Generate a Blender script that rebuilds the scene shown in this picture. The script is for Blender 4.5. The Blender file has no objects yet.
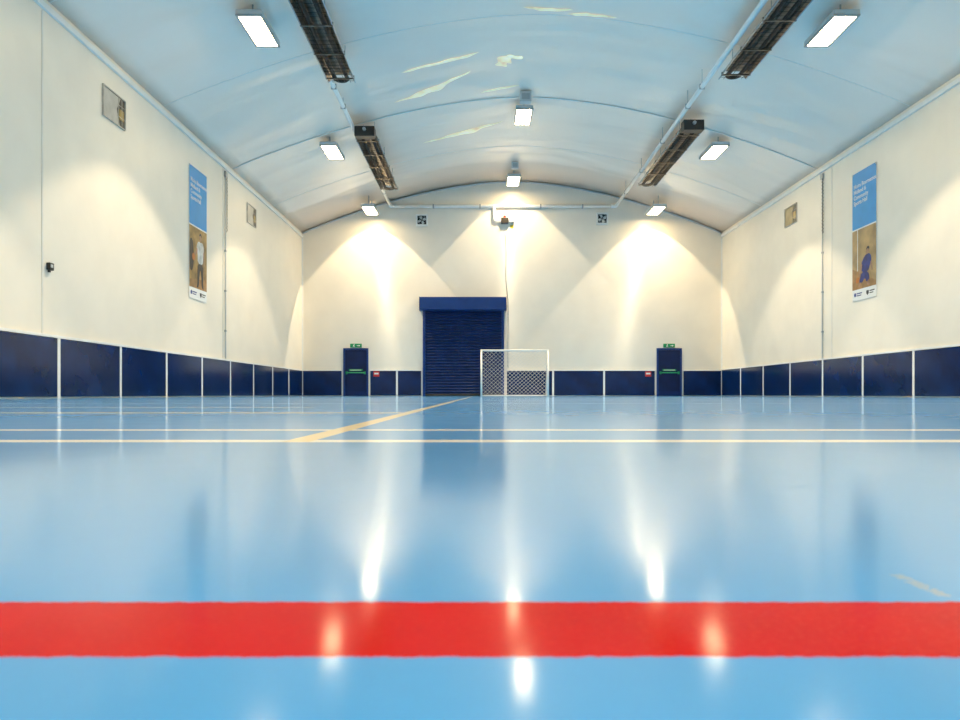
import bpy, bmesh, math, random
from mathutils import Vector, Matrix
random.seed(4)
S = bpy.context.scene
COL = S.collection
PI = math.pi
XL, XR, YF, YB = -7.664, 10.42, 31.0, -6.0
XC = (XL+XR)/2; HW = (XR-XL)/2
ZE, ZR = 7.05, 9.27
K = YF/720.0
def zc(x): return ZR-(ZR-ZE)*(((x-XC)/HW)**2+.0025)**.86
def fx(px): return (px-480)*K
def fz(py): return 0.07+(394.5-py)*K

# ------------------------------------------------------------ mesh builder
class MB:
    def __init__(s): s.bm = bmesh.new()
    def box(s, x0, x1, y0, y1, z0, z1):
        v = [s.bm.verts.new((x, y, z)) for x in (x0, x1) for y in (y0, y1) for z in (z0, z1)]
        for f in ((0,1,3,2),(4,6,7,5),(0,4,5,1),(2,3,7,6),(0,2,6,4),(1,5,7,3)):
            s.bm.faces.new([v[i] for i in f])
        return s
    def prism(s, poly, z0, z1, M=None):
        a = [Vector((p[0], p[1], z0)) for p in poly]; b = [Vector((p[0], p[1], z1)) for p in poly]
        if M: a = [M@p for p in a]; b = [M@p for p in b]
        a = [s.bm.verts.new(p) for p in a]; b = [s.bm.verts.new(p) for p in b]
        n = len(poly)
        s.bm.faces.new(a[::-1]); s.bm.faces.new(b)
        for i in range(n):
            j = (i+1) % n
            s.bm.faces.new((a[i], a[j], b[j], b[i]))
        return s
    def tube(s, pts, r, seg=8, caps=True):
        pts = [Vector(p) for p in pts]
        n = len(pts); rings = []
        t0 = (pts[1]-pts[0]).normalized()
        ref = Vector((0,0,1)) if abs(t0.z) < .9 else Vector((1,0,0))
        for i, p in enumerate(pts):
            if i == 0: t = pts[1]-pts[0]
            elif i == n-1: t = pts[-1]-pts[-2]
            else: t = (pts[i+1]-p).normalized()+(p-pts[i-1]).normalized()
            t.normalize()
            u = t.cross(ref)
            if u.length < 1e-4: u = t.cross(Vector((0.3,1,0.2)))
            u.normalize(); w = t.cross(u); ref = u.cross(t).normalized()
            rings.append([s.bm.verts.new(p+u*(r*math.cos(2*PI*k/seg))+w*(r*math.sin(2*PI*k/seg))) for k in range(seg)])
        for a, b in zip(rings, rings[1:]):
            for k in range(seg):
                l = (k+1) % seg
                s.bm.faces.new((a[k], a[l], b[l], b[k]))
        if caps:
            s.bm.faces.new(rings[0][::-1]); s.bm.faces.new(rings[-1])
        return s
    def build(s, name, mat, parent=None, bevel=0, smooth=False):
        if bevel:
            bmesh.ops.bevel(s.bm, geom=list(s.bm.edges), offset=bevel, segments=2, affect='EDGES', profile=.5, clamp_overlap=True)
        bmesh.ops.recalc_face_normals(s.bm, faces=list(s.bm.faces))
        me = bpy.data.meshes.new(name); s.bm.to_mesh(me); s.bm.free()
        me.materials.append(mat)
        if smooth:
            for p in me.polygons: p.use_smooth = True
        o = bpy.data.objects.new(name, me); COL.objects.link(o)
        if parent: o.parent = parent
        return o
def tag(o, label=None, cat=None, group=None, kind=None):
    if label: o['label'] = label
    if cat: o['category'] = cat
    if group: o['group'] = group
    if kind: o['kind'] = kind
    return o
def empty(name, loc, rot=(0,0,0)):
    o = bpy.data.objects.new(name, None); COL.objects.link(o)
    o.location = loc; o.rotation_euler = rot; o.empty_display_size = .2
    return o
def copy_tree(o, parent=None):
    c = o.copy(); COL.objects.link(c)
    if parent: c.parent = parent
    for ch in [k for k in o.children]: copy_tree(ch, c)
    return c
def struct(o): o['kind'] = 'structure'; return o
def soft(poly, n=2):
    for _ in range(n):
        q = []
        for i in range(len(poly)):
            a = poly[i]; b = poly[(i+1) % len(poly)]
            q += [(a[0]*.75+b[0]*.25, a[1]*.75+b[1]*.25), (a[0]*.25+b[0]*.75, a[1]*.25+b[1]*.75)]
        poly = q
    return poly
ROT_FAR, ROT_LEFT, ROT_RIGHT = (PI/2,0,0), (PI/2,0,PI/2), (PI/2,0,-PI/2)   # local x right, y up, z out of the wall

# ------------------------------------------------------------ materials
def mat(name, col, rough=.5, metal=0., var=.06, vscale=3., bump=0., bscale=40., emit=0., spec=.5, aniso=0.):
    m = bpy.data.materials.new(name); m.use_nodes = True
    nt = m.node_tree; N = nt.nodes; L = nt.links
    b = N['Principled BSDF']
    tc = N.new('ShaderNodeTexCoord')
    nz = N.new('ShaderNodeTexNoise'); nz.inputs['Scale'].default_value = vscale; nz.inputs['Detail'].default_value = 4
    L.new(tc.outputs['Object'], nz.inputs['Vector'])
    cr = N.new('ShaderNodeValToRGB')
    cr.color_ramp.elements[0].position = .3; cr.color_ramp.elements[1].position = .7
    cr.color_ramp.elements[0].color = (*[c*(1-var) for c in col], 1)
    cr.color_ramp.elements[1].color = (*[min(1, c*(1+var)) for c in col], 1)
    L.new(nz.outputs['Fac'], cr.inputs['Fac']); L.new(cr.outputs['Color'], b.inputs['Base Color'])
    b.inputs['Roughness'].default_value = rough; b.inputs['Metallic'].default_value = metal
    b.inputs['Specular IOR Level'].default_value = spec
    if aniso:       # horizontally ribbed satin lining: highlights stretch vertically
        tg = N.new('ShaderNodeTangent'); tg.direction_type = 'RADIAL'; tg.axis = 'Z'
        L.new(tg.outputs[0], b.inputs['Tangent'])
        b.inputs['Anisotropic'].default_value = aniso; b.inputs['Anisotropic Rotation'].default_value = .25
        b.inputs['IOR'].default_value = 1.9
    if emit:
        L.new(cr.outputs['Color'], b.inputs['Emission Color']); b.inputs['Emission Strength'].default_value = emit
    if bump:
        n2 = N.new('ShaderNodeTexNoise'); n2.inputs['Scale'].default_value = bscale
        L.new(tc.outputs['Object'], n2.inputs['Vector'])
        bp = N.new('ShaderNodeBump'); bp.inputs['Strength'].default_value = bump; bp.inputs['Distance'].default_value = .01
        L.new(n2.outputs['Fac'], bp.inputs['Height']); L.new(bp.outputs['Normal'], b.inputs['Normal'])
    return m
M_wall = mat('cream_wall', (.86,.80,.70), .42, var=.03, vscale=1.2, bump=.25, bscale=5)
M_wallf = mat('cream_wall_satin', (.84,.78,.68), .48, var=.03, vscale=1.2, spec=.85, aniso=1.)
M_seam = mat('wall_seam', (.76,.73,.67), .5, var=.05)
M_trim = mat('white_trim', (.85,.85,.83), .45, var=.03)
M_navy = mat('navy_panel', (.0012,.017,.088), .16, var=.4, vscale=1.3, spec=.45)
M_shut = mat('navy_shutter', (.002,.015,.092), .3, var=.15, vscale=2, spec=.35)
M_sbox = mat('shutter_box_blue', (.004,.038,.19), .3, var=.1, spec=.35)
M_door = mat('door_navy', (.0015,.012,.068), .4, var=.2, spec=.3)
M_white = mat('white_paint', (.85,.85,.83), .4, var=.04)
M_pipe = mat('pipe_white', (.92,.92,.90), .35, var=.04)
M_grey = mat('grey_metal', (.42,.44,.46), .35, .6, var=.1)
M_vent = mat('vent_metal', (.50,.47,.42), .4, .2, var=.2, vscale=6)
M_ventb = mat('vent_backing', (.11,.095,.075), .5, var=.3, vscale=6)
M_flap = mat('vent_flap_metal', (.50,.48,.44), .4, var=.15, vscale=4)
M_flapy = mat('vent_flap_yellowed', (.34,.27,.14), .4, var=.25, vscale=4)
M_brass = mat('brass_motor', (.42,.30,.10), .4, .3, var=.2)
M_lgrey = mat('light_grey_plastic', (.6,.61,.62), .5, var=.05)
M_dark = mat('dark_metal', (.05,.043,.038), .4, .5, var=.3)
M_refl = mat('heater_reflector', (.26,.22,.18), .3, .9, var=.35, vscale=5)
M_tube = mat('heater_tube', (.05,.032,.024), .5, .5, var=.4, vscale=6)
M_black = mat('black_plastic', (.012,.012,.013), .45, var=.1)
M_blade = mat('fan_blade_grey', (.78,.78,.76), .45, var=.05)
M_lamp = mat('lamp_glass', (1,.76,.42), .3, var=.02, emit=58)
M_red = mat('sign_red', (.6,.02,.02), .4, var=.06)
M_green = mat('sign_green', (.0,.26,.09), .4, var=.06)
M_net = mat('net_cord', (.74,.74,.72), .7, var=.05)
M_blue = mat('banner_blue', (.018,.31,.68), .5, var=.05)
M_bwhite = mat('banner_white', (.85,.85,.84), .5, var=.02)
M_photoA = mat('banner_photo_amber', (.38,.23,.08), .5, var=.6, vscale=2.6)
M_photoB = mat('banner_photo_tan', (.45,.29,.13), .5, var=.4, vscale=2.)
M_skin = mat('print_skin', (.42,.23,.14), .5, var=.25, vscale=8)
M_woodp = mat('print_wood_floor', (.36,.19,.07), .5, var=.3, vscale=5)
M_cloth = mat('print_dark', (.03,.027,.03), .5, var=.5, vscale=6)
M_shirt = mat('print_white_shirt', (.7,.68,.64), .5, var=.3, vscale=6)
M_cblue = mat('print_navy', (.012,.035,.2), .5, var=.5, vscale=6)
M_orange = mat('print_orange', (.55,.17,.03), .5, var=.2)
M_yel = mat('glow_yellow', (.75,.55,.05), .5, var=.1)
M_glint = mat('glowing_glint', (.97,.78,.52), .3, var=.35, vscale=2.5, emit=.44)  # warm emission stands in for light glinting on the ceiling lining

# floor with painted court lines
def floor_mat():
    m = bpy.data.materials.new('blue_sports_floor'); m.use_nodes = True
    nt = m.node_tree; N = nt.nodes; L = nt.links; b = N['Principled BSDF']
    tc = N.new('ShaderNodeTexCoord'); sp = N.new('ShaderNodeSeparateXYZ'); L.new(tc.outputs['Object'], sp.inputs[0])
    def val(s, i):
        if hasattr(s, 'links') or hasattr(s, 'is_linked'): L.new(s, i)
        else: i.default_value = s
    def mth(op, a, c=0., d=0.):
        n = N.new('ShaderNodeMath'); n.operation = op
        val(a, n.inputs[0]); val(c, n.inputs[1]); val(d, n.inputs[2]); return n.outputs[0]
    def noise(scale, detail=3, rough=.5):
        n = N.new('ShaderNodeTexNoise'); n.inputs['Scale'].default_value = scale; n.inputs['Detail'].default_value = detail
        n.inputs['Roughness'].default_value = rough
        L.new(tc.outputs['Object'], n.inputs['Vector']); return n.outputs['Fac']
    def mix(f, A, B):
        n = N.new('ShaderNodeMix'); n.data_type = 'RGBA'
        val(f, n.inputs['Factor'])
        for s_, i in ((A, 6), (B, 7)):
            if isinstance(s_, tuple): n.inputs[i].default_value = (*s_, 1)
            else: L.new(s_, n.inputs[i])
        return n.outputs[2]
    jit = mth('MULTIPLY', mth('SUBTRACT', noise(180, 4, .7), .5), .004)
    x = sp.outputs['X']; y = mth('ADD', sp.outputs['Y'], jit); xj = mth('ADD', x, jit)
    def band(s, c, h): return mth('COMPARE', s, c, h)
    def rect(x0, x1, y0, y1): return mth('MULTIPLY', band(xj, (x0+x1)/2, (x1-x0)/2), band(y, (y0+y1)/2, (y1-y0)/2))
    base = mix(noise(1.3, 5, .6), (.022,.24,.65), (.042,.295,.73))
    base = mix(mth('MULTIPLY', noise(60, 5, .7), .2), base, (.07,.345,.75))
    W = (.84,.84,.78); Yl = (.80,.66,.38); R = (.50,.0012,.0002)
    for yc, h in ((1.084,.027),(1.42,.024),(5.6,.04),(12.0,.05),(22.0,.05)):
        base = mix(band(y, yc, h), base, W)
    for yc, x0, x1 in ((2.75,-8,-.30),(3.9,-8,-.9),(9.0,-8,10.5),(17.5,-8,10.5)):
        base = mix(rect(x0, x1, yc-.05, yc+.05), base, Yl)
    for xc in (-6.6, 9.3): base = mix(rect(xc-.03, xc+.03, 3.0, 29.6), base, W)
    base = mix(rect(-.294, -.252, 1.06, 27), base, Yl)
    worn = mth('MULTIPLY', rect(.159, .164, .25, .28), mth('GREATER_THAN', noise(260, 4, .7), .45))
    base = mix(mth('MULTIPLY', worn, .4), base, (.45,.36,.13))
    right_wear = mth('MULTIPLY', mth('GREATER_THAN', noise(420, 5, .75), .55), mth('ADD', .15, mth('MULTIPLY', mth('MAXIMUM', x, 0.), 2.)))
    redc = mix(mth('MULTIPLY', noise(25, 4, .6), .75), R, (.30,.001,.0002))
    redc = mix(mth('MINIMUM', right_wear, .6), redc, (.52,.035,.015))
    rmask = band(y, .2175, .0255)
    base = mix(rmask, base, redc)
    L.new(base, b.inputs['Base Color'])
    inv = mth('SUBTRACT', 1., mth('MULTIPLY', rmask, .62))
    inv2 = mth('SUBTRACT', 1., mth('MULTIPLY', rmask, .95))
    L.new(mth('MULTIPLY', inv2, .15), b.inputs['Specular IOR Level'])
    b.inputs['Roughness'].default_value = .42
    L.new(mth('MULTIPLY', inv, .84), b.inputs['Coat Weight'])
    b.inputs['Coat IOR'].default_value = 1.42
    r = mth('ADD', mth('MULTIPLY', noise(9, 4, .6), .05), .088)
    L.new(r, b.inputs['Coat Roughness'])
    return m
def ceil_mat():
    m = bpy.data.materials.new('ceiling_membrane'); m.use_nodes = True
    nt = m.node_tree; N = nt.nodes; L = nt.links; b = N['Principled BSDF']
    tc = N.new('ShaderNodeTexCoord')
    mp = N.new('ShaderNodeMapping'); mp.inputs['Scale'].default_value = (.28, .7, .3); mp.inputs['Rotation'].default_value = (0,0,.15)
    L.new(tc.outputs['Object'], mp.inputs['Vector'])
    n1 = N.new('ShaderNodeTexNoise'); n1.inputs['Scale'].default_value = .8; n1.inputs['Detail'].default_value = 1.5; n1.inputs['Distortion'].default_value = .4
    L.new(mp.outputs['Vector'], n1.inputs['Vector'])
    cr = N.new('ShaderNodeValToRGB'); cr.color_ramp.elements[0].color = (.96,.84,.74,1); cr.color_ramp.elements[1].color = (.99,.88,.79,1)
    L.new(n1.outputs['Fac'], cr.inputs['Fac']); L.new(cr.outputs['Color'], b.inputs['Base Color'])
    b.inputs['Roughness'].default_value = .25; b.inputs['Specular IOR Level'].default_value = .6
    bp = N.new('ShaderNodeBump'); bp.inputs['Strength'].default_value = .5; bp.inputs['Distance'].default_value = .33
    L.new(n1.outputs['Fac'], bp.inputs['Height']); L.new(bp.outputs['Normal'], b.inputs['Normal'])
    return m
M_floor, M_ceil = floor_mat(), ceil_mat()

# ------------------------------------------------------------ room shell
struct(MB().box(XL-.25, XR+.25, YB-.25, YF+.25, -.2, 0).build('floor', M_floor))
struct(MB().box(XL-.25, XL, YB, YF, 0, ZE).build('wall_left', M_wall))
struct(MB().box(XR, XR+.25, YB, YF, 0, ZE).build('wall_right', M_wall))
arc = [(XL+(XR-XL)*i/48, zc(XL+(XR-XL)*i/48)) for i in range(49)]
ROTP = Matrix.Rotation(PI/2, 4, 'X')       # (x, z, n) -> (x, -n, z)
gable = [(XR+.25, 0), (XR+.25, ZE)]+arc[::-1]+[(XL-.25, ZE), (XL-.25, 0)]
struct(MB().prism(gable, -YF-.25, -YF, ROTP).build('wall_far', M_wallf))
struct(MB().prism(gable, -YB, -YB+.25, ROTP).build('wall_back', M_wall))
cm = MB()
ny = 12
grid = [[cm.bm.verts.new((x, YB+(YF-YB)*j/ny, z)) for x, z in arc] for j in range(ny+1)]
for j in range(ny):
    for i in range(48):
        cm.bm.faces.new((grid[j][i], grid[j+1][i], grid[j+1][i+1], grid[j][i+1]))
ceil = struct(cm.build('ceiling', M_ceil, smooth=True))
sm = ceil.modifiers.new('thickness', 'SOLIDIFY'); sm.thickness = .15
if ceil.data.polygons[len(ceil.data.polygons)//2].normal.z > 0: sm.offset = 1
else: sm.offset = -1
tn = [0]
def trim(mb, m=M_trim, smooth=False):
    tn[0] += 1
    return struct(mb.build('trim_%d' % tn[0], m, smooth=smooth))
trim(MB().box(XL, XL+.06, YB, YF, ZE-.22, ZE-.12)); trim(MB().box(XR-.06, XR, YB, YF, ZE-.22, ZE-.12))
def rib(y, r, d, m=M_trim):
    pts = [(x, y, z-d) for x, z in arc]
    pts[0] = (XL+.04, y, zc(XL)-d); pts[-1] = (XR-.04, y, zc(XR)-d)
    trim(MB().tube(pts, r, 8), m, True)
for yy in (12.75, 22.2): rib(yy, .020, .024, M_trim)
for yy in (17.4, 26.6): rib(yy, .006, .004)
rib(YF-.04, .035, .045, M_lgrey)
trim(MB().box(XL, XL+.05, YF-.05, YF, 0, ZE-.25)); trim(MB().box(XR-.05, XR, YF-.05, YF, 0, ZE-.25))
for yy in (12.6, 21.45): trim(MB().box(XL, XL+.010, yy-.018, yy+.018, 1.14, ZE-.25), M_seam)
trim(MB().box(XR-.010, XR, 21.3, 21.34, 1.14, ZE-.25), M_seam)
# bright glints on the lining near the ridge, made as self-glowing fold strips
def ceiling_glint(px, py, half_w, half_l, ang):
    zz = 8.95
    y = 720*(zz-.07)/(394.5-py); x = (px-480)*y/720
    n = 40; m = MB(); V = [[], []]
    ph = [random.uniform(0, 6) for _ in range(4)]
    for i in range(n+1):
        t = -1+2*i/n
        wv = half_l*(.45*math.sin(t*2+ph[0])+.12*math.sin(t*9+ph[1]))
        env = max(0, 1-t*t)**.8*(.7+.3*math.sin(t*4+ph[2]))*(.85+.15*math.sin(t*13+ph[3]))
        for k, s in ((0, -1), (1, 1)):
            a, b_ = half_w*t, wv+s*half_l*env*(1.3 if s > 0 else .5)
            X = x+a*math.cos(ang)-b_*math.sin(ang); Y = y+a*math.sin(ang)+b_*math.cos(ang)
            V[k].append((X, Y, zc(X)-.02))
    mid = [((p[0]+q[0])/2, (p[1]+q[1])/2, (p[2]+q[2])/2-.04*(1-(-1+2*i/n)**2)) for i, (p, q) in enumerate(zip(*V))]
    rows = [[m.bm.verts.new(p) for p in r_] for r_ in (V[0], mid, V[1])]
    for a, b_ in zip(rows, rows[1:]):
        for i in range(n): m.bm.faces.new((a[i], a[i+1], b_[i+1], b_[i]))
    trim(m, M_glint, True)  # not a trim part: glowing strip standing in for a ceiling glint
for c in ((432,87,1.3,.22,-.5),(440,64,1.1,.12,-.25),(508,70,.42,.40,-.5),(463,135,1.5,.22,-.4),(500,97,.6,.06,-.3),(548,20,.6,.10,.1),(592,24,.6,.09,-.1)): ceiling_glint(*c)

# ------------------------------------------------------------ navy wall panels and the white strips between
ORD = ['first','second','third','fourth','fifth','sixth','seventh','eighth','ninth','tenth','eleventh','twelfth','thirteenth','fourteenth']
DH = 1.085
def wall_panel(w, h, loc, rot, label, group):
    p = MB().box(0, w, 0.03, h, 0, .03).build('wall_panel', M_navy, bevel=.006)
    p.location = loc; p.rotation_euler = rot
    return tag(p, label, 'wall panel', group)
SPL = 2.243
for k in range(12):
    y1 = YF-SPL*k; y0 = y1-SPL
    wall_panel(SPL-.09, DH, (XL, y0+.045, 0), ROT_LEFT, 'glossy navy panel along the foot of the left wall, %s from the far corner' % ORD[k], 'navy panels on the left wall')
    if k < 11: trim(MB().box(XL, XL+.034, y0-.04, y0+.04, 0, DH+.05))
trim(MB().box(XL, XL+.036, YF-12*SPL, YF, DH+.005, DH+.055))
SPR = 2.29
for k in range(11):
    y1 = YF-SPR*k; y0 = y1-SPR
    wall_panel(SPR-.09, DH+.03, (XR, y1-.045, 0), ROT_RIGHT, 'glossy navy panel along the foot of the right wall, %s from the far corner' % ORD[k], 'navy panels on the right wall')
    if k < 10: trim(MB().box(XR-.034, XR, y0-.04, y0+.04, 0, DH+.08))
trim(MB().box(XR-.036, XR, YF-11*SPR, YF, DH+.035, DH+.085))
for a, b_, lab in ((302,342.5,'navy wall panel filling the far wall between the left corner and the left exit door'),
                  (369.5,397,'narrow navy wall panel just right of the left exit door, under the red notice'),
                  (397,422,'narrow navy wall panel touching the left edge of the roller shutter'),
                  (506,553,'navy wall panel behind the goal, right of the roller shutter'),
                  (553,604,'navy wall panel just right of the goal on the far wall'),
                  (604,655.5,'navy wall panel left of the right exit door on the far wall'),
                  (682.5,722,'navy wall panel between the right exit door and the right corner')):
    x0, x1 = fx(a)+.04, fx(b_)-.04
    wall_panel(x1-x0, DH, (x0, YF, 0), ROT_FAR, lab, 'navy panels on the far wall')
    trim(MB().box(fx(a), fx(b_), YF-.036, YF, DH+.005, DH+.05))
for px in (397, 553, 604): trim(MB().box(fx(px)-.04, fx(px)+.04, YF-.034, YF, 0, DH+.03))

# ------------------------------------------------------------ exit doors
def exit_door(n, px0, px1):
    x0, x1 = fx(px0), fx(px1); w = x1-x0
    r = struct(empty('door_%d' % n, (x0, YF, 0), ROT_FAR))
    f = MB(); f.box(0, .07, 0, 2.06, 0, .07); f.box(w-.07, w, 0, 2.06, 0, .07); f.box(.07, w-.07, 1.99, 2.06, 0, .07)
    f.build('door_frame', M_sbox, r)
    leaf = MB().box(.075, w-.075, .012, 1.985, .005, .05).build('door_leaf', M_door, r, bevel=.004)
    pb = MB(); pb.tube([(.13,1.0,.13),(w-.13,1.0,.13)], .022, 10)
    for xx in (.15, w-.15): pb.box(xx-.03, xx+.03, .94, 1.06, .05, .15)
    pb.build('push_bar', M_green, leaf)
    MB().box(.25, w-.25, 1.08, 1.16, .05, .056).build('push_sign', M_green, leaf)
    MB().box(.3, w-.3, 1.11, 1.13, .056, .059).build('push_sign_lettering', M_bwhite, leaf)
    MB().box(.08, w-.08, .012, .2, .05, .054).build('kick_plate', M_shut, leaf)
exit_door(1, 343.5, 368.5); exit_door(2, 656.5, 681.5)
def exit_sign(px, label):
    r = tag(empty('exit_sign', (fx(px), YF, 2.09), ROT_FAR), label, 'exit sign', 'green exit signs over the doors')
    MB().box(-.25, .25, 0, .165, 0, .03).build('sign_board', M_green, r, bevel=.004)
    s = .95
    a = MB(); a.prism([(q[0]*s, q[1]*s) for q in [(.05,.075),(.13,.075),(.13,.045),(.2,.085),(.13,.125),(.13,.095),(.05,.095)]], .031, .034)
    a.build('arrow', M_bwhite, r)
    p = MB(); p.prism([(s*(-.08+.02*math.cos(t*PI/5)), s*(.138+.02*math.sin(t*PI/5))) for t in range(10)], .031, .034)
    p.prism([(q[0]*s, q[1]*s) for q in [(-.12,.115),(-.07,.118),(-.075,.075),(-.05,.03),(-.07,.025),(-.1,.06),(-.13,.03),(-.145,.04),(-.11,.08)]], .031, .034)
    p.build('running_figure', M_bwhite, r)
exit_sign(356, 'small green exit sign directly above the left exit door')
exit_sign(669, 'small green exit sign directly above the right exit door')
def notice(px, py, label, w=.25, h=.22):
    r = tag(empty('fire_notice', (fx(px), YF-.03, fz(py)), ROT_FAR), label, 'notice', 'red fire notices')
    MB().box(-w/2, w/2, -h/2, h/2, 0, .012).build('notice_board', M_red, r)
    MB().box(-w/2+.03, w/2-.03, -.02, .05, .012, .015).build('white_text_block', M_bwhite, r)
notice(376.5, 374, 'small red fire notice on the navy panel right of the left exit door')
notice(648, 374, 'small red fire notice on the navy panel left of the right exit door')

# ------------------------------------------------------------ roller shutter
x0, x1 = fx(423), fx(504); w = x1-x0
r = tag(empty('roller_shutter', (x0, YF, 0), ROT_FAR), 'navy blue roller shutter door in the far wall, closed to the floor', 'roller shutter')
nsl = 30; hh = 3.72
cur = MB(); pitch = hh/nsl; prof = []
for i in range(nsl):
    y = i*pitch
    prof += [(y, .05), (y+pitch*.14, .05), (y+pitch*.3, .085), (y+pitch*.6, .095), (y+pitch*.9, .075)]
prof.append((hh, .06))
A = [cur.bm.verts.new((.1, y, z)) for y, z in prof]; B = [cur.bm.verts.new((w-.1, y, z)) for y, z in prof]
for i in range(len(prof)-1): cur.bm.faces.new((A[i], B[i], B[i+1], A[i+1]))
cur.build('shutter_curtain', M_shut, r)
MB().box(.1, w-.1, 0.005, .1, .055, .12).build('bottom_bar', M_dark, r, bevel=.006)
for a in (0, w-.11): MB().box(a, a+.11, 0, 3.72, 0, .14).build('guide_rail', M_sbox, r, bevel=.008)
bx = MB().box(-.12, w+.08, 3.67, 4.22, 0, .42).build('shutter_box', M_sbox, r, bevel=.02)
for a in (-.13, w+.08): MB().box(a, a+.012, 3.65, 4.24, 0, .44).build('end_plate', M_shut, bx)
ch = MB(); ch.tube([(w+.12,3.9,.2),(w+.13,2.6,.2),(w+.15,1.25,.2),(w+.19,1.2,.2),(w+.2,2.6,.2),(w+.17,3.9,.2)], .012, 6)
ch.build('pull_chain', M_grey, r)

# ------------------------------------------------------------ floodlights
def make_flood():
    r = empty('floodlight', (0,0,0))
    hs = MB(); hs.box(-.27, .27, -.68, .68, .0, .10)
    hs.build('housing', M_lgrey, r, bevel=.02)
    rim = MB()
    rim.box(-.27, -.225, -.68, .68, -.03, 0); rim.box(.225, .27, -.68, .68, -.03, 0)
    rim.box(-.225, .225, -.68, -.62, -.03, 0); rim.box(-.225, .225, .62, .68, -.03, 0)
    rim.build('rim', M_grey, r)
    MB().box(-.22, .22, -.615, .615, -.02, -.002).build('lens', M_lamp, r)
    return r
flood0 = make_flood()
def beam_data(name, energy, blend):
    ld = bpy.data.lights.new(name, 'SPOT'); ld.energy = energy; ld.color = (1, .80, .52)
    ld.spot_size = math.radians(91 if blend < .1 else 95); ld.spot_blend = blend; ld.shadow_soft_size = .08
    ld.use_nodes = True
    ln = ld.node_tree; em = ln.nodes['Emission']; fo = ln.nodes.new('ShaderNodeLightFalloff'); fo.inputs['Strength'].default_value = 1
    ln.links.new(fo.outputs['Linear'], em.inputs['Strength'])
    return ld
L_full, L_dim, L_wall = beam_data('flood_beam', 210, .22), beam_data('flood_beam_dimmed', 145, .3), beam_data('flood_beam_wall', 232, .04)
lo = bpy.data.objects.new('beam', L_full); COL.objects.link(lo); lo.parent = flood0; lo.location = (0,0,-.05)
XFL, XFR = XC-6.08, XC+6.08
first = True
YW = 29.75     # the row by the far wall, its beams tipped towards the wall
names = {('l',15.3):'bright floodlight nearest in the left ceiling row, beside the near left heater',
 ('l',22.95):'bright floodlight in the middle of the left ceiling row, left of the far left heater',
 ('l',YW):'bright floodlight at the far end of the left row, close to the far wall',
 ('r',15.3):'bright floodlight nearest in the right ceiling row, beside the near right heater',
 ('r',22.95):'bright floodlight in the middle of the right ceiling row, right of the far right heater',
 ('r',YW):'bright floodlight at the far end of the right row, close to the far wall',
 ('c',22.95):'larger looking floodlight on the ridge below the grey junction box at the ceiling rib',
 ('c',YW):'floodlight on the ridge hanging just before the far wall'}
for yy in (YW, 22.95, 15.3, 7.7, 0.1):
    for side, xx, zz in (('l', XFL, 7.80), ('c', XC, 8.93), ('r', XFR, 7.80)):
        if yy == YW:
            zz -= .12 if side != 'c' else .03; xx = {'l': -4.54, 'c': XC, 'r': 7.27}[side]
        o = flood0 if first else copy_tree(flood0)
        # the bracket of the first lamp must not be copied along
        if not first:
            for ch in list(o.children):
                if ch.name.startswith('bracket'): bpy.data.objects.remove(ch)
        first = False
        o.location = (xx, yy, zz)
        for ch in o.children:
            if ch.type == 'LIGHT':
                if yy < 5: ch.data = L_dim; ch.rotation_euler = (0, 0, 0)
                elif yy == YW:
                    ch.data = L_wall; ch.rotation_euler = (math.radians(25), 0, 0)
                else: ch.data = L_full; ch.rotation_euler = (0, 0, 0)
        nm = names.get((side, yy)) or 'floodlight of the %s ceiling row, overhead and outside the photo, at %d metres' % ({'l':'left','c':'ridge','r':'right'}[side], yy)
        tag(o, nm, 'floodlight', 'ceiling floodlights')
        for dy in (-.4, .4):
            MB().tube([(0, dy, .1), (0, dy, zc(xx)-zz-.01)], .018, 6).box(-.05, .05, dy-.05, dy+.05, .1, .13).build('bracket', M_grey, o)

# ------------------------------------------------------------ radiant tube heaters
def make_heater(L=5.6):
    r = empty('radiant_heater', (0,0,0))
    W = .34
    prof = [(-W,-.06),(-W+.02,-.06),(-.2,.13),(.2,.13),(W-.02,-.06),(W,-.06),(.215,.15),(-.215,.15)]
    MB().prism(prof, -L/2, L/2, Matrix.Rotation(PI/2, 4, 'X')).build('reflector', M_refl, r)
    for s in (-1, 1):
        MB().tube([(s*.15, -L/2-.1, .0), (s*.15, L/2-.1, .0)], .05, 12).build('heater_tube', M_tube, r, smooth=True)
        MB().tube([(s*.335, -L/2, -.065), (s*.335, L/2, -.065)], .014, 8).build('edge_rod', M_grey, r, smooth=True)
    ub = MB(); ub.tube([(.15*math.cos(t), L/2-.1+.15*math.sin(t), 0) for t in [PI*i/10 for i in range(11)]], .05, 12)
    ub.build('return_bend', M_tube, r, smooth=True)
    bb = MB().box(-.30, .30, -L/2-.42, -L/2-.1, -.14, .16).build('burner_box', M_dark, r, bevel=.015)
    MB().tube([(.0, -L/2-.42, .05), (.0, -L/2-.5, .05)], .05, 10).build('air_inlet', M_grey, bb)
    for i in range(5):
        y = -L/2+.25+i*(L-.5)/4
        h = MB(); h.box(-W-.01, W+.01, y-.018, y+.018, -.085, -.06)
        h.box(-W-.012, -W+.008, y-.018, y+.018, -.085, .0); h.box(W-.008, W+.012, y-.018, y+.018, -.085, .0)
        h.build('support_bracket', M_refl, r)
    g = MB()
    for i in range(33):
        y = -L/2+.1+i*(L-.2)/32
        g.tube([(-W+.01, y, -.062), (W-.01, y, -.062)], .005, 5)
    for xx in (-.22,-.08,.08,.22): g.tube([(xx, -L/2, -.062), (xx, L/2, -.062)], .005, 5)
    g.build('wire_guard', M_dark, r)
    return r
XHL, XHR, ZH = -3.45, 6.24, 7.93
h0 = make_heater()
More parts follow.
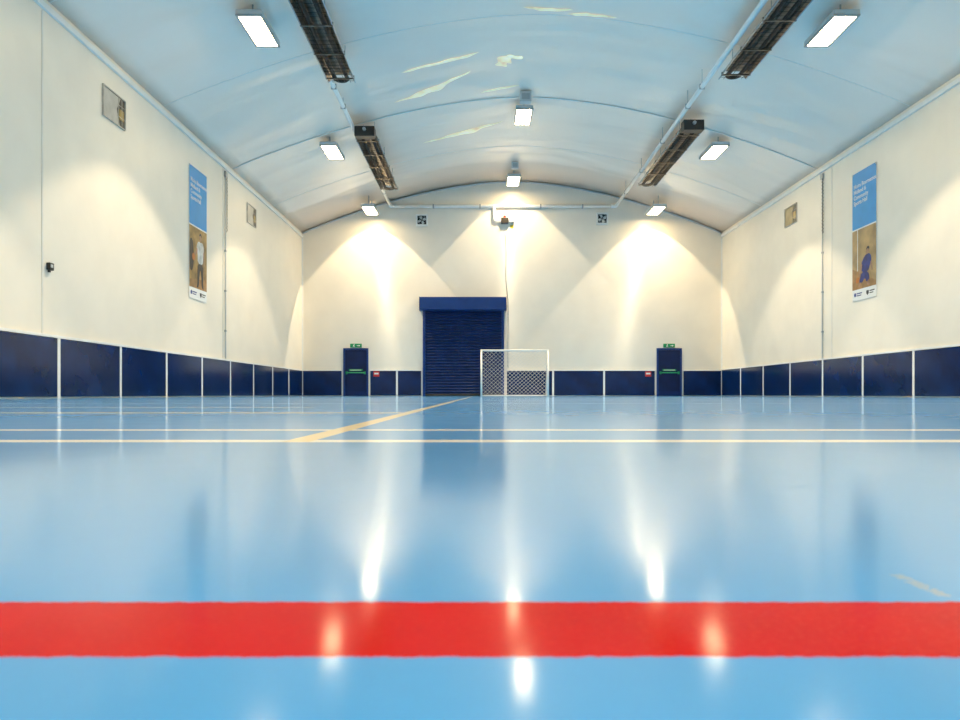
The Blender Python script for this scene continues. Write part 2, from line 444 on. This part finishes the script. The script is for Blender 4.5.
for i, (xx, yy, lab) in enumerate(((XHL, 15.2, 'dark tube heater left of the ridge, the near one cut by the top edge'),
                                  (XHL, 24.7, 'dark tube heater on the left of the ceiling, the far smaller looking one'),
                                  (XHR, 15.0, 'dark tube heater right of the ridge, the near one cut by the top edge'),
                                  (XHR, 24.2, 'dark tube heater on the right of the ceiling, the far smaller looking one'))):
    o = h0 if i == 0 else copy_tree(h0)
    o.location = (xx, yy, ZH); tag(o, lab, 'heater', 'radiant ceiling heaters')
for o in [q for q in bpy.data.objects if q.name.split('.')[0] == 'radiant_heater']:
    xx = o.location.x
    for dy in (-2.3, 0, 2.3):
        for s in (-1, 1):
            MB().tube([(s*.17, dy, .15), (s*.17, dy, zc(xx+s*.17)-ZH)], .01, 5).build('hanging_wire', M_grey, o)

# ------------------------------------------------------------ white pipework
ZP = 8.15
r = tag(empty('gas_pipe', (0, 0, ZP)), 'white pipework running along both heater rows and across the far wall', 'pipe')
XPL, XPR = -3.84, 5.83
for xx in (XPL, XPR):
    MB().tube([(xx, 9.0, 0), (xx, YF-.22, 0)], .062, 10).build('long_pipe', M_pipe, r, smooth=True)
    e = MB(); sgn = 1 if xx < 0 else -1
    e.tube([(xx, YF-.3, 0), (xx, YF-.2, 0), (xx+sgn*.03, YF-.13, 0), (xx+sgn*.1, YF-.1, 0), (xx+sgn*.2, YF-.1, 0)], .078, 10)
    e.build('elbow', M_pipe, r, smooth=True)
    for yy in (11, 14, 18.9, 20.2, 23, 26, 28.8):
        MB().tube([(xx, yy, .05), (xx, yy, zc(xx)-ZP)], .01, 5).box(xx-.07, xx+.07, yy-.02, yy+.02, -.066, .07).build('pipe_hanger', M_grey, r)
MB().tube([(XPL+.1, YF-.1, 0), (XPR-.1, YF-.1, 0)], .07, 10).build('cross_pipe', M_pipe, r, smooth=True)
for xx in (-2, 0, 2.6, 4.4):
    MB().box(xx-.03, xx+.03, YF-.175, YF, -.078, .078).build('wall_clip', M_grey, r)

# valve below the cross pipe
r = tag(empty('gas_valve', (fx(494), YF-.1, ZP-.05), ROT_FAR), 'dark valve unit on a white drop pipe above the roller shutter', 'valve')
MB().tube([(0,-.025,0),(0,-.5,0),(.05,-.56,0),(.12,-.58,0),(.32,-.58,0)], .06, 10).build('drop_pipe', M_pipe, r, smooth=True)
vb = MB(); vb.box(.3, .62, -.7, -.45, -.09, .12); vb.build('valve_body', M_dark, r, bevel=.02)
MB().tube([(.46,-.45,.0),(.46,-.36,.0)], .06, 10).build('red_cap', M_red, r)
MB().box(.62, .86, -.64, -.5, -.07, .08).build('actuator', M_lgrey, r, bevel=.015)
MB().box(.7, .84, -.88, -.74, -.098, -.08).build('yellow_glow_patch', M_yel, r)  # flat yellow patch standing in for the small glow below the valve
MB().tube([(.62,-.57,0),(.77,-.64,0),(.78,-.75,-.08)], .012, 6).build('added_patch_wire', M_grey, r)
pts = []
for i in range(40):
    t = i/39
    z = fz(234)+(fz(315)-fz(234))*t
    pts.append((fx(505)+.03*math.sin(t*9)+.12*t, YF-.03, z))
cb = MB().tube(pts, .014, 6).build('cable', M_grey)
tag(cb, 'thin grey cable hanging from the valve down to the roller shutter box', 'cable')

# ------------------------------------------------------------ far wall fans
def make_fan():
    r = empty('wall_fan', (0,0,0), ROT_FAR)
    s = .25
    f = MB()
    f.box(-s, -s+.06, -s, s, 0, .12); f.box(s-.06, s, -s, s, 0, .12); f.box(-s+.06, s-.06, -s, -s+.06, 0, .12); f.box(-s+.06, s-.06, s-.06, s, 0, .12)
    f.build('fan_frame', M_white, r)
    MB().box(-s+.06, s-.06, -s+.06, s-.06, 0, .02).build('back_plate', M_black, r)
    for k in range(4):
        a = k*PI/2+.4
        Mx = Matrix.Rotation(a, 4, 'Z')@Matrix.Translation((0,0,.06))@Matrix.Rotation(.35, 4, 'X')
        MB().prism([(.03,-.02),(.10,-.06),(.17,-.055),(.175,.04),(.1,.05),(.03,.02)], -.004, .004, Mx).build('fan_blade', M_blade, r)
    MB().prism([(.045*math.cos(t*PI/8), .045*math.sin(t*PI/8)) for t in range(16)], .02, .1).build('fan_hub', M_dark, r)
    g = MB()
    for rad in (.1, .185): g.tube([(rad*math.cos(t*PI/12), rad*math.sin(t*PI/12), .11) for t in range(25)], .006, 5)
    for a in (PI/4, 3*PI/4): g.tube([(-.19*math.cos(a), -.19*math.sin(a), .11), (.19*math.cos(a), .19*math.sin(a), .11)], .006, 5)
    g.build('fan_guard', M_grey, r)
    return r
fan = make_fan()
fan.location = (fx(422), YF, fz(220.5)); tag(fan, 'small square wall fan high on the far wall, left of the roller shutter box', 'fan', 'wall fans on the far wall')
f2 = copy_tree(fan); f2.location = (fx(602), YF, fz(219)); tag(f2, 'small square wall fan high on the far wall, above and right of the goal', 'fan', 'wall fans on the far wall')

# ------------------------------------------------------------ wall vents
def make_vent(flap):
    r = empty('wall_vent', (0,0,0))
    w, h = .46, .32
    f = MB()
    f.box(-w, -w+.022, -h, h, 0, .04); f.box(w-.022, w, -h, h, 0, .04); f.box(-w+.022, w-.022, -h, -h+.022, 0, .04); f.box(-w+.022, w-.022, h-.022, h, 0, .04)
    f.build('vent_frame', M_vent, r)
    MB().box(-w+.022, w-.022, -h+.022, h-.022, .002, .008).build('vent_back', M_ventb, r)
    MB().prism([(-w+.03,-h+.03),(.22,-h+.03),(.1,.02),(.26,h-.03),(-w+.03,h-.03)], .012, .022).build('vent_flap', flap, r)
    MB().box(.2, .38, -.16, .06, .008, .035).build('vent_motor', M_brass, r, bevel=.01)
    l = MB()
    for u in (.15, .29): l.box(u, u+.012, -h+.022, h-.022, .03, .037)
    for v_ in (-.12, .12): l.box(.1, w-.022, v_, v_+.01, .03, .037)
    l.build('vent_grille', M_vent, r)
    return r
v = make_vent(M_flap)
for i, (x, y, rot, lab) in enumerate(((XL, 15.05, ROT_LEFT, 'metal framed vent high on the left wall, the near one left of the banner'),
                                     (XL, 24.1, ROT_LEFT, 'metal framed vent high on the left wall, the far one right of the banner'),
                                     (XR, 24.1, ROT_RIGHT, 'darker yellowed vent high on the right wall, left of the banner'))):
    o = v if i == 0 else copy_tree(v) if i == 1 else make_vent(M_flapy)
    o.location = (x, y, 6.06); o.rotation_euler = rot; tag(o, lab, 'vent', 'side wall vents')

# ------------------------------------------------------------ banners
def text_mesh(body, size, mat_, parent, loc, name='lettering', bold=.0):
    cu = bpy.data.curves.new(name, 'FONT'); cu.body = body; cu.size = size; cu.extrude = .001; cu.offset = bold
    cu.space_line = 1.0
    t = bpy.data.objects.new('tmp', cu); COL.objects.link(t)
    bpy.context.view_layer.update()
    me = bpy.data.meshes.new_from_object(t.evaluated_get(bpy.context.evaluated_depsgraph_get()))
    bpy.data.objects.remove(t)
    me.materials.clear(); me.materials.append(mat_)
    o = bpy.data.objects.new(name, me); COL.objects.link(o); o.parent = parent; o.location = loc
    return o
def circ(cx, cy, rx, ry=None, n=16): return [(cx+rx*math.cos(2*PI*i/n), cy+(ry or rx)*math.sin(2*PI*i/n)) for i in range(n)]
def banner(loc, rot, label, kind):
    r = tag(empty('banner', loc, rot), label, 'banner', 'tall banners on the side walls')
    W, H = 1.2, 3.52
    MB().box(0, W, 0, H, .006, .02).build('banner_sheet', M_bwhite, r)
    MB().box(0, W, 1.97, H, .02, .024).build('blue_panel', M_blue, r)
    text_mesh('Moira Bournemouth\nMidland &\nCommunity\nSports Hall', .155, M_bwhite, r, (.08, 3.1, .026), bold=.002)
    ph = MB().box(0, W, .30, 1.93, .02, .024).build('photo_print', M_photoA if kind == 'A' else M_photoB, r)
    z0, z1 = .0245, .027
    if kind == 'A':
        d = MB(); d.prism([(0,.3),(W,.3),(W,.62),(0,.5)], .0242, .0244)
        d.build('floor_print', M_woodp, ph)
        d = MB(); d.prism(soft([(.0,.75),(.2,.72),(.3,1.0),(.26,1.5),(.12,1.62),(.0,1.5)]), .0242, .0244)
        d.build('dark_bystander', M_cloth, ph)
        MB().prism(soft([(.56,.98),(.92,.98),(.94,1.3),(1.0,1.42),(.92,1.58),(.8,1.6),(.74,1.57),(.68,1.6),(.55,1.57),(.46,1.4),(.54,1.3)], 1), z0, z1).build('white_shirt', M_shirt, ph)
        MB().prism(soft([(.56,1.0),(.92,1.0),(.95,.7),(.93,.38),(1.0,.34),(.84,.34),(.8,.7),(.74,.86),(.68,.7),(.62,.34),(.46,.34),(.54,.4),(.53,.7)], 1), z0, z1).build('dark_trousers', M_cloth, ph)
        k = MB(); k.prism(circ(.74,1.71,.075,.1), z0, z1); k.prism(soft([(.47,1.42),(.56,1.36),(.46,1.18),(.34,1.22),(.3,1.14),(.32,1.26),(.4,1.28)], 1), z0, z1); k.prism(soft([(.99,1.42),(.93,1.36),(.97,1.12),(.96,.98),(1.02,.96),(1.04,1.15)], 1), z0, z1)
        k.build('printed_figure', M_skin, ph)
        MB().prism(soft([(.66,1.72),(.67,1.8),(.74,1.84),(.82,1.8),(.82,1.72),(.78,1.77),(.7,1.77)], 1), z1, z1+.001).build('printed_hair', M_cloth, ph)
        MB().prism(circ(.28,1.12,.1), z0, z1).build('printed_ball', M_orange, ph)
    else:
        T = lambda P: [(.06+q[0]*.8+(q[1]-.3)*.16, .32+(q[1]-.3)*.76) for q in P]
        d = MB(); d.prism([(0,.3),(W,.3),(W,.42),(0,.9)], .0242, .0244); d.build('floor_print', M_woodp, ph)
        d = MB(); d.prism([(.26,.8),(.29,.8),(.29,1.93),(.26,1.93)], .0242, .0244); d.build('post_print', M_bwhite, ph)
        MB().prism(T(soft([(.42,.85),(.85,.8),(.92,1.1),(.98,1.2),(.86,1.42),(.68,1.46),(.5,1.4),(.34,1.15),(.42,1.05)], 1)), z0, z1).build('navy_shirt', M_cblue, ph)
        MB().prism(T(soft([(.42,.87),(.85,.82),(1.0,.55),(.82,.44),(.68,.64),(.52,.46),(.32,.5)], 1)), z0, z1).build('dark_shorts', M_cblue, ph)
        k = MB(); k.prism(T(circ(.66,1.56,.09,.125)), z0, z1); k.prism(T(soft([(.35,1.17),(.45,1.1),(.36,.86),(.3,.7),(.24,.72),(.28,.95)], 1)), z0, z1); k.prism(T(soft([(.97,1.2),(.9,1.1),(1.0,.9),(1.08,.8),(1.12,.86),(1.06,1.0)], 1)), z0, z1)
        k.prism(T(soft([(.84,.5),(.94,.56),(.98,.4),(1.06,.34),(.86,.34)], 1)), z0, z1); k.prism(T(soft([(.36,.52),(.48,.5),(.42,.4),(.44,.33),(.28,.33)], 1)), z0, z1)
        k.build('printed_figure', M_skin, ph)
        MB().prism(T(soft([(.56,1.57),(.58,1.68),(.66,1.72),(.75,1.68),(.76,1.57),(.7,1.63),(.62,1.63)], 1)), z1, z1+.001).build('printed_hair', M_cloth, ph)
        MB().prism(T(circ(.22,.6,.11)), z0, z1).build('printed_ball', M_orange, ph)
    lg = MB()
    lg.prism(circ(.14,.16,.055), .02, .023); lg.box(.22, .5, .17, .2, .02, .023); lg.box(.22, .46, .115, .14, .02, .023)
    lg.build('navy_logo', M_cblue, r)
    l2 = MB(); l2.prism([(.72,.21),(.84,.21),(.84,.13),(.78,.08),(.72,.13)], .02, .023); l2.box(.88, 1.12, .17, .2, .02, .023); l2.box(.88, 1.06, .115, .14, .02, .023)
    l2.build('crest_logo', M_cloth, r)
    for a in (.0, W-.04): MB().box(a, a+.04, H-.04, H, .024, .03).build('eyelet', M_grey, r)
banner((XL, 18.93, 2.63), ROT_LEFT, 'tall blue topped banner on the left wall with a printed player in white shirt', 'A')
banner((XR, 20.1, 2.66), ROT_RIGHT, 'tall blue topped banner on the right wall with a printed player in navy shirt', 'B')

# ------------------------------------------------------------ small wall fittings
r = tag(empty('wall_sensor', (XL, 12.78, 2.34), ROT_LEFT), 'small black sensor box alone on the left wall near the edge', 'sensor')
MB().box(-.065, .065, -.065, .065, 0, .07).build('sensor_body', M_black, r, bevel=.01)
MB().box(-.045, .02, -.02, .035, .07, .078).build('sensor_window', M_lgrey, r)
MB().box(-.02, .02, -.1, -.065, .0, .035).build('sensor_base', M_dark, r)
def conduit(x, y, rot, lab):
    r = tag(empty('conduit', (x, y, 1.15), rot), lab, 'conduit', 'side wall conduits')
    MB().tube([(0, 0, .03), (0, 5.5, .03)], .018, 8).build('pipe_run', M_lgrey, r, smooth=True)
    MB().box(-.06, .06, 5.45, 5.62, 0, .07).build('conduit_box', M_grey, r, bevel=.008)
    pts = [(.06+.02*math.sin(i*2.1), 5.45-i*.035, .05+.02*math.cos(i*2.1)) for i in range(48)]
    MB().tube(pts, .011, 5).build('coiled_cable', M_dark, r)
    for h in (.8, 2.0, 3.2): MB().box(-.035, .035, h, h+.05, 0, .055).build('saddle_clip', M_grey, r)
conduit(XL+.003, 21.6, ROT_LEFT, 'thin vertical conduit with box on the left wall, between banner and far vent')
conduit(XR-.003, 21.85, ROT_RIGHT, 'thin vertical conduit with dark coiled cable on the right wall, beside the banner')
def jbox(y, s, lab):
    r = tag(empty('junction_box', (XC, y, ZR-.05)), lab, 'junction box', 'junction boxes on the ridge')
    MB().box(-.17*s, .17*s, -.13*s, .13*s, -.32*s, 0).build('box_body', M_lgrey, r, bevel=.015)
    MB().box(-.12*s, .12*s, -.145*s, -.13*s, -.26*s, -.08*s).build('box_lid', M_grey, r)
    MB().tube([(0, .13*s, -.1), (0, .2, -.08), (0, .26, -.02)], .015, 6).build('cable_tail', M_black, r)
jbox(21.8, 1., 'grey junction box at the top of the ceiling rib on the ridge')
jbox(28.4, .8, 'smaller grey junction box on the ridge near the far wall')

# ------------------------------------------------------------ goal
GY = 29.8; gk = GY/720
gx0, gx1 = 0.02, 69*gk; GH = 0.07+(394.5-349.5)*gk
r = tag(empty('goal', (gx0, GY, 0)), 'white five-a-side goal with net standing in front of the far wall', 'goal')
gw = gx1-gx0; R_ = .04
for xx in (R_, gw-R_): MB().tube([(xx, 0, 0), (xx, 0, GH-R_)], R_, 12).build('goal_post', M_white, r, smooth=True)
MB().tube([(0, 0, GH-R_), (gw, 0, GH-R_)], R_, 12).build('crossbar', M_white, r, smooth=True)
TD, BD = .2, .95
for xx in (R_, gw-R_):
    MB().tube([(xx, 0, GH-R_), (xx, TD, GH-R_), (xx, TD+.06, GH-R_-.05), (xx, BD, .12), (xx, BD, .025)], .018, 8).build('side_stay', M_white, r, smooth=True)
    MB().tube([(xx, 0, .025), (xx, BD, .025)], .025, 8).build('ground_bar', M_white, r, smooth=True)
MB().tube([(R_, BD, .025), (gw-R_, BD, .025)], .025, 8).build('back_ground_bar', M_white, r, smooth=True)
net = MB()
def quad_net(p00, p10, p11, p01, cell=.17, rad=.0055):
    p00, p10, p11, p01 = map(Vector, (p00, p10, p11, p01))
    def P(u, v): return (p00*(1-u)+p10*u)*(1-v)+(p01*(1-u)+p11*u)*v
    nu = max(2, round((p10-p00).length/cell)); nv = max(2, round((p01-p00).length/cell))
    for k in range(-nv, nu+1):
        i0 = max(0, k); i1 = min(nu, k+nv)
        if i1 > i0:
            net.tube([P(i0/nu, (i0-k)/nv), P(i1/nu, (i1-k)/nv)], rad, 4, False)
            net.tube([P(i0/nu, 1-(i0-k)/nv), P(i1/nu, 1-(i1-k)/nv)], rad, 4, False)
t = GH-R_
quad_net((R_,BD,.03),(gw-R_,BD,.03),(gw-R_,TD,t),(R_,TD,t))
for xx in (R_, gw-R_): quad_net((xx,0,.03),(xx,BD,.03),(xx,TD,t),(xx,0,t))
for i in range(18):
    xx = R_+(gw-2*R_)*i/17
    net.tube([(xx,0,t),(xx,TD,t)], .0055, 4, False)
net.build('net', M_net, r)

# ------------------------------------------------------------ world, camera
w_ = bpy.data.worlds.new('World'); S.world = w_; w_.use_nodes = True
w_.node_tree.nodes['Background'].inputs[0].default_value = (.5,.6,.7,1); w_.node_tree.nodes['Background'].inputs[1].default_value = .3
cam = bpy.data.cameras.new('camera'); co = bpy.data.objects.new('camera', cam); COL.objects.link(co)
co.location = (0, 0, .07); co.rotation_euler = (PI/2, 0, 0)
cam.sensor_fit = 'HORIZONTAL'; cam.sensor_width = 36; cam.lens = 27; cam.shift_y = 34.5/960
cam.clip_start = .01; cam.clip_end = 200
cam.dof.use_dof = True; cam.dof.focus_distance = 12; cam.dof.aperture_fstop = 20
S.camera = co
S.view_settings.view_transform = 'Standard'
S.view_settings.exposure = 0
